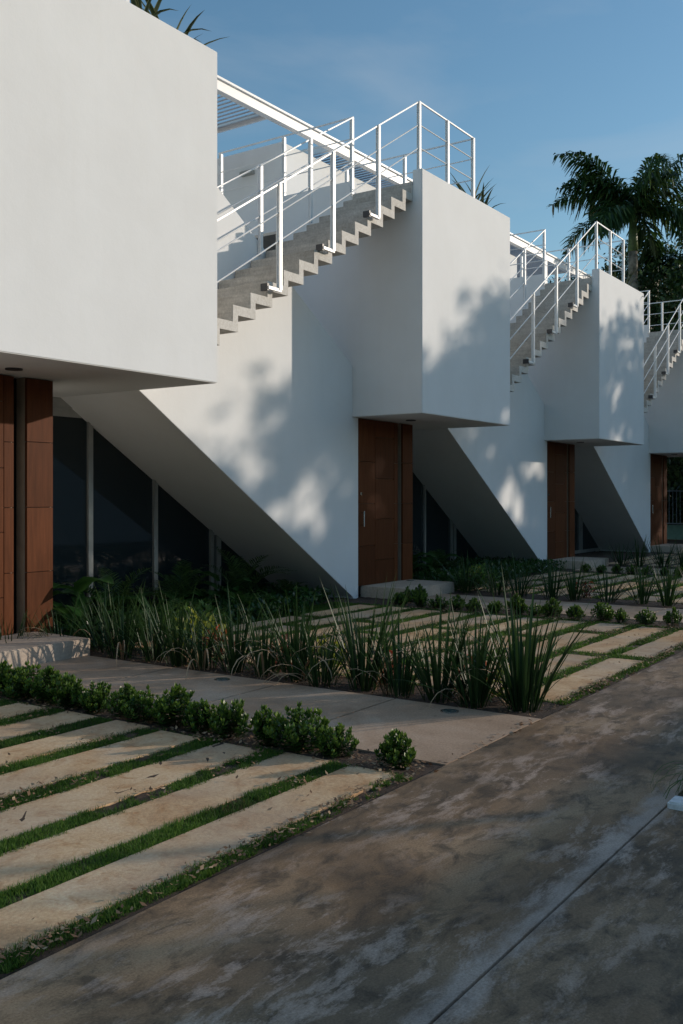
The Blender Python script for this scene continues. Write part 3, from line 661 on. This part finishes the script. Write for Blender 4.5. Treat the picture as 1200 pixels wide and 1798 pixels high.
# ------------------------------------------------------------------ grass strips and fallen leaves
def in_stone(x, y, pad=.0):
    inside = np.zeros(len(x), bool)
    for a, b, c, d in stones: inside |= (x > a - pad) & (x < b + pad) & (y > c - pad) & (y < d + pad)
    return inside
def vnoise(x, y, s, seed):
    st = np.random.RandomState(seed); g_ = st.rand(64, 64); xx = (x * s) % 63; yy = (y * s) % 63
    xi = xx.astype(int); yi = yy.astype(int); fx = xx - xi; fy = yy - yi; fx = fx * fx * (3 - 2 * fx); fy = fy * fy * (3 - 2 * fy)
    return (g_[xi, yi] * (1 - fx) + g_[xi + 1, yi] * fx) * (1 - fy) + (g_[xi, yi + 1] * (1 - fx) + g_[xi + 1, yi + 1] * fx) * fy
regions = [(A1 - 10.2, A1 - 6.97, YR + .03, 6.6, 52000), (A1 - 4.88, A1 - .52, YR + .03, 7.45, 17000), (A1 + 2.0, A1 + P - .52, YR + .03, 6.6, 3200)]
GV = []; GT = []; LV = []; LT = []
for (x0, x1, ya, yb, dens) in regions:
    n = int((x1 - x0) * (yb - ya) * dens); x = x0 + NP.rand(n) * (x1 - x0); y = ya + NP.rand(n) * (yb - ya)
    keep = ~in_stone(x, y, -.006) | (~in_stone(x, y, -.022) & (vnoise(x, y, 11, 14) > .55)); cov = vnoise(x, y, 2.3, 3) * .5 + vnoise(x, y, 9, 4) * .45 + vnoise(x, y, 21, 6) * .3 - .06
    nearroad = np.clip((y - YR) / .12, 0, 1)
    keep &= (cov * (.55 + .45 * nearroad) > .27 + NP.rand(n) * .2); x = x[keep]; y = y[keep]; n = len(x)
    az = NP.rand(n) * 6.283; L = (.008 + NP.rand(n) * .015) * (.7 + .7 * vnoise(x, y, 5, 8)); lean = .3 + NP.rand(n) * 1.05; wd = .0020 + NP.rand(n) * .0012
    if dens < 20000: wd *= 1.7; L *= 1.15
    if dens < 5000: wd *= 1.8; L *= 1.2
    d = np.stack([np.cos(az) * np.sin(lean), np.sin(az) * np.sin(lean), np.cos(lean)], 1); s = np.stack([-np.sin(az), np.cos(az), 0 * az], 1) * wd[:, None]
    b = np.stack([x, y, np.full(n, -.012)], 1); tip = b + d * (L[:, None] + .012)
    GV.append(np.stack([b - s, b + s, tip], 1)); GT.append(np.clip(.25 + .6 * vnoise(x, y, 3, 9) + NP.randn(n) * .16, 0, 1))
    # dry leaves gather where the grass is thin and along the driveway edge
    m_ = int((x1 - x0) * (yb - ya) * (1000 if dens > 5000 else 60)); x = x0 - .1 + NP.rand(m_) * (x1 - x0 + .25); y = ya - .02 + NP.rand(m_) * (yb - ya) * (NP.rand(m_) ** .5)
    st_ = in_stone(x, y, -.02); pr = vnoise(x, y, 4, 21) * .8 + (y < YR + .16) * .35 + (x > x1 - .3) * .15
    keep = (pr > .40 + NP.rand(m_) * .3) & (~st_ | (NP.rand(m_) < .05)); x = x[keep]; y = y[keep]; n = len(x)
    cz = np.where(in_stone(x, y, 0), .014, .012 + NP.rand(n) * .02); Cc = np.stack([x, y, cz], 1)
    az = NP.rand(n) * 6.283; L = .005 + NP.rand(n) * .013; dd = np.stack([np.cos(az), np.sin(az), NP.randn(n) * .25], 1) * L[:, None]; ss = np.stack([-np.sin(az), np.cos(az), NP.randn(n) * .35], 1) * (L * .45)[:, None]
    LV.append(np.stack([Cc - dd, Cc + ss, Cc + dd + [0, 0, .004], Cc - ss], 1)); LT.append(NP.rand(n))
tag(link('grass', quads_mesh('grass', np.concatenate(GV), np.concatenate(GT), M['grass'], 3)), 'short bright green grass growing in the gaps of the paving', 'grass', kind='stuff')
# leaf litter in the planting rows
for (xa, xb, ya, yb, n) in ((A1 - 7.0, A1 - 6.68, 2.5, 6.8, 900), (A1 - 5.38, A1 - 4.86, 2.48, 7.0, 1300), (A1 - .5, A1 - .08, 2.5, 6.6, 400), (A1 - 8.2, A1 - 3.5, YR - .03, YR + .06, 160)):
    x = xa + NP.rand(n) * (xb - xa); y = ya + NP.rand(n) * (yb - ya); Cc = np.stack([x, y, np.full(n, .0) + NP.rand(n) * .012], 1)
    az = NP.rand(n) * 6.283; L = .005 + NP.rand(n) * .013; dd = np.stack([np.cos(az), np.sin(az), NP.randn(n) * .3], 1) * L[:, None]; ss = np.stack([-np.sin(az), np.cos(az), NP.randn(n) * .4], 1) * (L * .45)[:, None]
    LV.append(np.stack([Cc - dd, Cc + ss, Cc + dd, Cc - ss], 1)); LT.append(NP.rand(n) * .7)
tag(link('fallen_leaves', quads_mesh('fallen_leaves', np.concatenate(LV), np.concatenate(LT), M['litter'])), 'dry brown leaves scattered over the grass strips and beds', 'fallen leaves', kind='stuff')

# ------------------------------------------------------------------ small things
for i, (x, y, lab) in enumerate([(A1 - 5.567, 5.0, 'round ground light in the near path, farther from the driveway'), (A1 - 5.543, 3.017, 'round ground light in the near path, close to the driveway'), (A1 + 1.42, 7.42, 'round ground light set in the second landing')]):
    z = .001 if i < 2 else .15
    c = empty('ground_light', (x, y, z), label=lab, cat='light', group='round ground lights')
    MB().tube((0, 0, -.01), (0, 0, .006), .062, 24).build('ring', M['chrome'], c); MB().tube((0, 0, 0), (0, 0, .009), .047, 24).build('lens', M['lightglass'], c)
# white kerb with a planter at the right edge
kb = tag(MB().box(A1 - 6.72, A1 - 6.60, -1.6, YJ - .01, -.03, .03).build('kerb', M['kerb'], bevel=.008), 'white painted kerb stone at the right edge of the driveway', 'kerb')
pb2 = struct(MB().box(A1 - 6.598, A1 + 8, -1.6, YJ - .012, -.05, .012).build('planter_soil', M['soil']))
for me in blade_meshes[:0]: pass
arch_me = []
for i in range(5):
    v, f, t = blade_points(rnd.uniform(.42, .6), .009, 2.1 + .2 * i, .25, 9, .2)
    me = bpy.data.meshes.new('leaf'); me.from_pydata(v, [], f); me.shade_smooth(); tintattr(me, [min(1, a + .35) for a in t]); me.materials.append(M['strap']); arch_me.append(me)
c = empty('arching_grass', (A1 - 6.40, 1.13, 0), label='clump of arching thin grass behind the white kerb at the right edge', cat='plant')
for i in range(46):
    o = link('leaf', arch_me[i % 5], None, c); o.rotation_euler = (0, rnd.uniform(-.1, .5), rnd.uniform(0, 6.28)); s = rnd.uniform(.7, 1.15); o.scale = (s, s, s)

# rooftop plants behind the parapets
v_me = []
for i in range(4):
    v, f, t = blade_points(.52 - .06 * i, .045, .35 + .3 * i, .1, 6, .25); me = bpy.data.meshes.new('leaf'); me.from_pydata(v, [], f); me.shade_smooth()
    T = [0.9 if (j % 3) != 1 else .15 for j in range(len(t))]; tintattr(me, T); me.materials.append(M['roofplant']); v_me.append(me)
wh = ['nearest', 'second', 'third']
for k in range(3):
    X0 = A1 + (k - 1) * P
    MBt = MB().box(X0 + 1.75, X0 + W - .14, F + .2, F + 1.2, 5.6, 5.72)
    tag(MBt.build('roof_planter', M['step']), 'low concrete roof planter behind the parapet of the %s house' % wh[k], 'planter')
    for j in range(4):
        c = empty('roof_plant', (X0 + 2.05 + .19 * j, F + .32 + .12 * (j % 2), 5.72), label='spiky variegated plant on the %s roof, %s from the left' % (wh[k], ORD[j]), cat='plant', group='spiky plants on the roofs')
        r = random.Random(k * 9 + j)
        for q in range(9):
            o = link('leaf', v_me[r.randrange(4)], None, c); s = r.uniform(.7, 1.15) * 1.45; o.rotation_euler = (0, abs(r.gauss(0, .4)), r.uniform(0, 6.28)); o.scale = (s, s, s)

# ------------------------------------------------------------------ fence and passage beyond the farthest house
fxx, fy0, fy1 = A1 + 2 * P + 7.5, 7.2, 12.5
fc = empty('metal_fence', (fxx, fy0, 0), label='dark metal picket fence seen through the farthest passage', cat='fence')
MB().box(0, .04, 0, fy1 - fy0, 1.60, 1.64).build('top_rail', M['fence'], fc); MB().box(0, .04, 0, fy1 - fy0, .52, .56).build('bottom_rail', M['fence'], fc)
pk = MB().box(.01, .03, -.01, .01, .52, 1.68).build('picket', M['fence'], fc)
for i in range(1, 44): link('picket', pk.data, None, fc, (0, i * .12, 0))
MB().box(-.03, .05, 1.15, 1.22, 0, 1.72).build('post', M['metal'], fc)
tag(MB().box(fxx + .3, fxx + .45, fy0, fy1, .0, .48).build('green_wall', M['green'], bevel=.01), 'low pale green wall behind the dark metal fence', 'wall')

# ------------------------------------------------------------------ trees
def tree(name, x, y, base_r, trunk_h, blobs, nleaf, size, label, cat='tree', m=M['tree'], seed=0, group=None, clump=1.0):
    """blobs: (dx,dy,z,rx,ry,rz) ellipsoids of the crown; leaves gathered in clumps inside them"""
    st = np.random.RandomState(seed); c = empty(name, (x, y, -.02), label=label, cat=cat, group=group)
    tr = MB(); z = 0; p = Vector((0, 0, 0)); rr = base_r
    for i in range(5):
        q = Vector((st.randn() * .08, st.randn() * .08, trunk_h * (i + 1) / 5)); tr.tube(p, q, rr, 10, rr * .86); p = q; rr *= .86
    br = MB()
    for b in blobs:
        for j in range(3):
            e = Vector((b[0] + st.randn() * b[3] * .4, b[1] + st.randn() * b[4] * .4, b[2] + st.randn() * b[5] * .3)); md = p.lerp(e, .5) + Vector((st.randn() * .2, st.randn() * .2, .2))
            br.tube(p, md, rr * .6, 7, rr * .38); br.tube(md, e, rr * .38, 6, rr * .1)
    tr.build('trunk', M['bark'], c, smooth=True); br.build('branches', M['bark'], c, smooth=True)
    vol = np.array([b[3] * b[4] * b[5] for b in blobs]); vol = vol / vol.sum(); C = []; T = []
    for b, w_ in zip(blobs, vol):
        nc = max(6, int(nleaf * w_ / 70)); u = st.randn(nc, 3); u /= np.linalg.norm(u, axis=1)[:, None]; r_ = st.rand(nc) ** .45
        cc = np.array(b[:3]) + u * r_[:, None] * np.array(b[3:])
        for q in range(nc):
            k = int(70 * (.6 + st.rand() * .8)); cr = .34 * clump * (.6 + st.rand() * .8); C.append(cc[q] + st.randn(k, 3) * cr * [1, 1, .6]); T.append(np.clip(st.rand() * .5 + .2 + st.randn(k) * .15, 0, 1))
    C = np.concatenate(C); T = np.concatenate(T)
    if y < 0:      # gaps in the crown through which the low sun reaches the walls
        Q = C + np.array([x, y, 0]); keep = np.ones(len(C), bool); sv = np.array(sdir)
        for (hx, hy, hz, hr) in GAPS:
            d = Q - np.array([hx, hy, hz]); tt = d @ sv; dist = np.linalg.norm(d - tt[:, None] * sv, axis=1)
            keep &= dist > hr * (.75 + .5 * st.rand(len(C)))
        C = C[keep]; T = T[keep]
    link('crown', quads_mesh('crown', leaf_quads(C, size, .5), T, m), None, c); return c
fwv = np.array([math.sin(YAW), math.cos(YAW), 0]); rtv = np.array([math.cos(YAW), -math.sin(YAW), 0])
def onwall(u, v, yy):
    d = fwv + rtv * (u - 600) / 1684.059 + np.array([0, 0, 1]) * (872.444 - v) / 1684.059; d = d * (yy / d[1]); return d[0], d[1], d[2] + EYE
GAPS = [(*onwall(u, v, yy), r) for u, v, yy, r in [(440, 822, YW, .30), (418, 835, YW, .24), (535, 858, YW, .22), (552, 870, YW, .2), (568, 908, YW, .24), (505, 890, YW, .22), (478, 905, YW, .18), (400, 745, YW, .2), (600, 985, YW, .16), (470, 745, YW, .14),
        (768, 612, F, .2), (752, 560, F, .18), (925, 825, YW, .25), (893, 852, YW, .36), (888, 880, YW, .3), (912, 895, YW, .34), (918, 915, YW, .22), (950, 825, YW, .22), (866, 800, YW, .18), (885, 725, F, .2),
        (672, 838, YW, .24), (660, 868, YW, .2), (665, 895, YW, .16), (1072, 755, F, .3), (1088, 765, F, .26), (1078, 700, F, .24), (1090, 680, F, .18), (1060, 740, F, .18), (1097, 830, YW, .2), (1102, 845, YW, .18), (1070, 480, F, .3), (1060, 500, F, .26)]]
for _ in range(16): GAPS.append((*onwall(rnd.uniform(410, 620), rnd.uniform(780, 1000), YW), rnd.uniform(.12, .2)))
for _ in range(9): GAPS.append((*onwall(rnd.uniform(820, 955), rnd.uniform(770, 930), YW), rnd.uniform(.12, .2)))
for _ in range(8): GAPS.append((*onwall(rnd.uniform(1055, 1128), rnd.uniform(520, 760), F), rnd.uniform(.12, .2)))
_g = []
for (a, b_, c_, r) in GAPS:
    for q in range(5): _g.append((a + rnd.gauss(0, r * .45), b_, c_ + rnd.gauss(0, r * .5), r * rnd.uniform(.35, .62)))
GAPS = _g
# across the driveway, up sun of the houses: their shade falls on the walls
tree('shade_tree', A1 + 18.1, -7.6, .2, 3.9, [(-.8, 0, 6.5, 2.0, 1.6, 1.6), (.9, .4, 7.5, 1.7, 1.8, 1.9), (2.3, 0, 9.0, 1.3, 1.3, 1.3), (-.3, 0, 8.1, 1.1, 1.1, .9)], 17000, .22, 'broad crowned tree across the driveway, shading the second house', seed=3, group='trees across the driveway')
tree('shade_tree', A1 + 23.6, -7.4, .26, 3.6, [(0, 0, 6.6, 2.6, 2.2, 2.5), (-1.4, .3, 5.6, 1.8, 1.6, 1.5), (.8, .2, 8.8, 2.0, 1.9, 1.8)], 18000, .23, 'wide tree across the driveway, shading the third house', seed=4, group='trees across the driveway')
tree('shade_tree', A1 + 30.5, -8.5, .28, 3.4, [(0, 0, 6.5, 3.2, 2.6, 3.0), (-2.0, 0, 8.6, 2.2, 2, 2.1), (2.5, 0, 8.4, 2.6, 2, 2.4)], 22000, .24, 'large tree across the driveway, shading the farthest house', seed=5, group='trees across the driveway')
tree('shade_tree', A1 + 38, -7.5, .28, 3.0, [(0, 0, 5.5, 3.4, 2.6, 3.4), (0, 0, 9.0, 2.8, 2.2, 2.1)], 22000, .2, 'tree across the driveway beyond the last house', seed=6, group='trees across the driveway')
for i, (x, hh) in enumerate([(13.6, 2.5), (16.2, 3.3), (19, 3.7), (22, 3.9), (25.4, 4.1)]):
    tree('tall_bush', A1 + x, -5.8, .06, .6, [(0, 0, hh * .5, 1.5, .8, hh * .5), (.5, 0, hh * .35, 1.4, .8, hh * .36)], 6500, .12, 'tall garden bush behind the boundary wall, %s from the left' % ORD[i], 'bush', seed=20 + i, group='tall bushes across the driveway')
tree('hedge', A1 - 3.6, -5.75, .08, .5, [(0, 0, 1.6, 4.4, .5, 1.5), (2.4, 0, 1.4, 1.9, .5, 1.7), (-2.4, 0, 1.4, 1.9, .5, 1.7), (0, 0, 2.2, 3.6, .4, .9)] + [(-4.2 + q * 1.0, 0, 2.5 + .15 * math.sin(q * 2.1), .75, .45, 1.25) for q in range(9)], 30000, .12, 'long clipped hedge behind the boundary wall across the driveway', 'hedge', seed=31, clump=.6)
# boundary wall and lamp post across the driveway
bw = empty('boundary_wall', (-8, -5.3, 0), label='white boundary wall on the other side of the driveway', cat='wall')
MB().box(0, 31, 0, .2, -.05, 2.68).build('wall_body', M['white'], bw); MB().box(-.03, 31.03, -.03, .23, 2.683, 2.74).build('coping', M['step'], bw)
lp = empty('lamp_post', (A1 + 1.3, -5.02, 0), label='slim lamp post standing against the boundary wall', cat='lamp post')
MB().tube((0, 0, 0), (0, 0, 3.25), .05, 12, .04).build('pole', M['dark'], lp); MB().tube((0, 0, 3.25), (0, 0, 3.31), .06, 14, .045).build('lamp_head', M['dark'], lp); MB().box(-.12, .12, -.09, .12, -.01, .02).build('base_plate', M['dark'], lp)

# palms and trees beyond the last house
tree('hedge', A1 + 2 * P + 9.6, 9.6, .08, .5, [(0, 0, 1.4, .7, 4.6, 1.6), (0, -1.5, 2.4, .7, 2.6, 1.5), (0, 1.5, 2.4, .7, 2.6, 1.5), (.3, 0, 1.0, .6, 4.4, 1.2)], 26000, .16, 'dark hedge behind the metal fence in the farthest passage', 'hedge', seed=35)
# a far woodland added to block the bright low sky on the sunny side
n = 26000
a_ = R(60) + NP.rand(n) * R(230); rr_ = 46 + NP.rand(n) * 7 + 3 * np.sin(a_ * 9)
hh_ = 6.0 + 1.6 * np.sin(a_ * 13) + 1.1 * np.sin(a_ * 31 + 1); zz_ = NP.rand(n) ** .8 * hh_
C = np.stack([10 + np.sin(a_) * rr_, np.cos(a_) * rr_, zz_], 1)
tag(link('tree_screen', quads_mesh('tree_screen', leaf_quads(C, 1.5, .8), NP.rand(n) * .7, M['tree'])), 'far dark woodland beyond the driveway', 'tree_screen', kind='stuff')
pal_me = [frond_mesh(3.2, 90, .8, .08, a, rs, M['palm'], 300 + i, .7, .9, .035, .1) for i, (a, rs) in enumerate([(.75, 1.05), (1.1, .8), (1.5, .5), (1.3, .15)])]
def palm(x, y, h, label, nf=17, s=1.0, seed=0, fixed=()):
    r = random.Random(seed); c = empty('palm_tree', (x, y, 0), label=label, cat='palm', group='palms beyond the last house')
    t = MB(); z = 0; rad = .2 * s; N = 12
    for i in range(N): t.tube((0, 0, z), (0, 0, z + (h - 1.2) / N), rad, 14, rad * .985); z += (h - 1.2) / N; rad *= .98
    t.build('trunk', M['palmtrunk'], c, smooth=True)
    MB().tube((0, 0, h - 1.2), (0, 0, h - .3), rad * 1.15, 14, rad * .8).tube((0, 0, h - .3), (0, 0, h + .15), rad * .8, 12, rad * .35).build('crownshaft', M['shaft'], c, smooth=True)
    fr = list(fixed) + [(6.283 * i / nf * 2.4 + r.uniform(-.2, .2), r.choice([0, 1, 1, 2, 2, 3, 3]), r.uniform(.8, 1.05)) for i in range(nf)]
    for az, k, q in fr:
        o = link('frond', pal_me[k], None, c, (0, 0, h)); o.rotation_euler = (r.uniform(-.2, .2), 0, az); o.scale = (q * s,) * 3
    return c
RT = Vector((math.cos(YAW), -math.sin(YAW), 0)); FW = Vector((math.sin(YAW), math.cos(YAW), 0))
def place(u, depth): return FW * depth + RT * ((u - 600) / 1684.059 * depth)
# azimuths: 'right' in the view is -YAW from +X
az_r = -YAW
q = place(1112, 30); palm(q.x, q.y, 10.3, 'tall royal palm rising behind the third house', 19, .92, 4, [(az_r + .15, 0, 1.15), (az_r + math.pi - .1, 0, 1.05), (az_r + math.pi + .3, 0, .95), (az_r - .2, 1, 1.0)])
q = place(1030, 33); palm(q.x, q.y, 8.2, 'lower palm whose fronds show behind the third stair railing', 13, .85, 9)
q = place(1215, 32); palm(q.x, q.y, 9.0, 'palm at the right edge behind the royal palm', 14, .95, 12)
for i, (u, dep, z, rx, rz, lab) in enumerate([(1190, 36, 9.3, 2.6, 2.4, 'dense dark tree at the right edge behind the palms'), (1125, 38, 8.2, 2.4, 1.9, 'bushy tree behind the royal palm trunk'), (1250, 30, 6.4, 2.8, 2.4, 'dark tree beyond the farthest stair'), (1160, 31, 7.4, 2.0, 1.3, 'round dark green hedge tree above the farthest railing')]):
    q = place(u, dep); tree('leafy_tree', q.x, q.y, .16, z - 1.5, [(0, 0, z, rx, rx, rz), (rx * .5, 0, z - 1.6, rx * .9, rx * .8, rz * .8), (-rx * .4, .3, z - 1.8, rx * .8, rx * .8, rz * .9), (0, 0, z - 3.4, rx, rx, rz)], 14000, .17, lab, 'tree', seed=60 + i, group='trees beyond the last house')
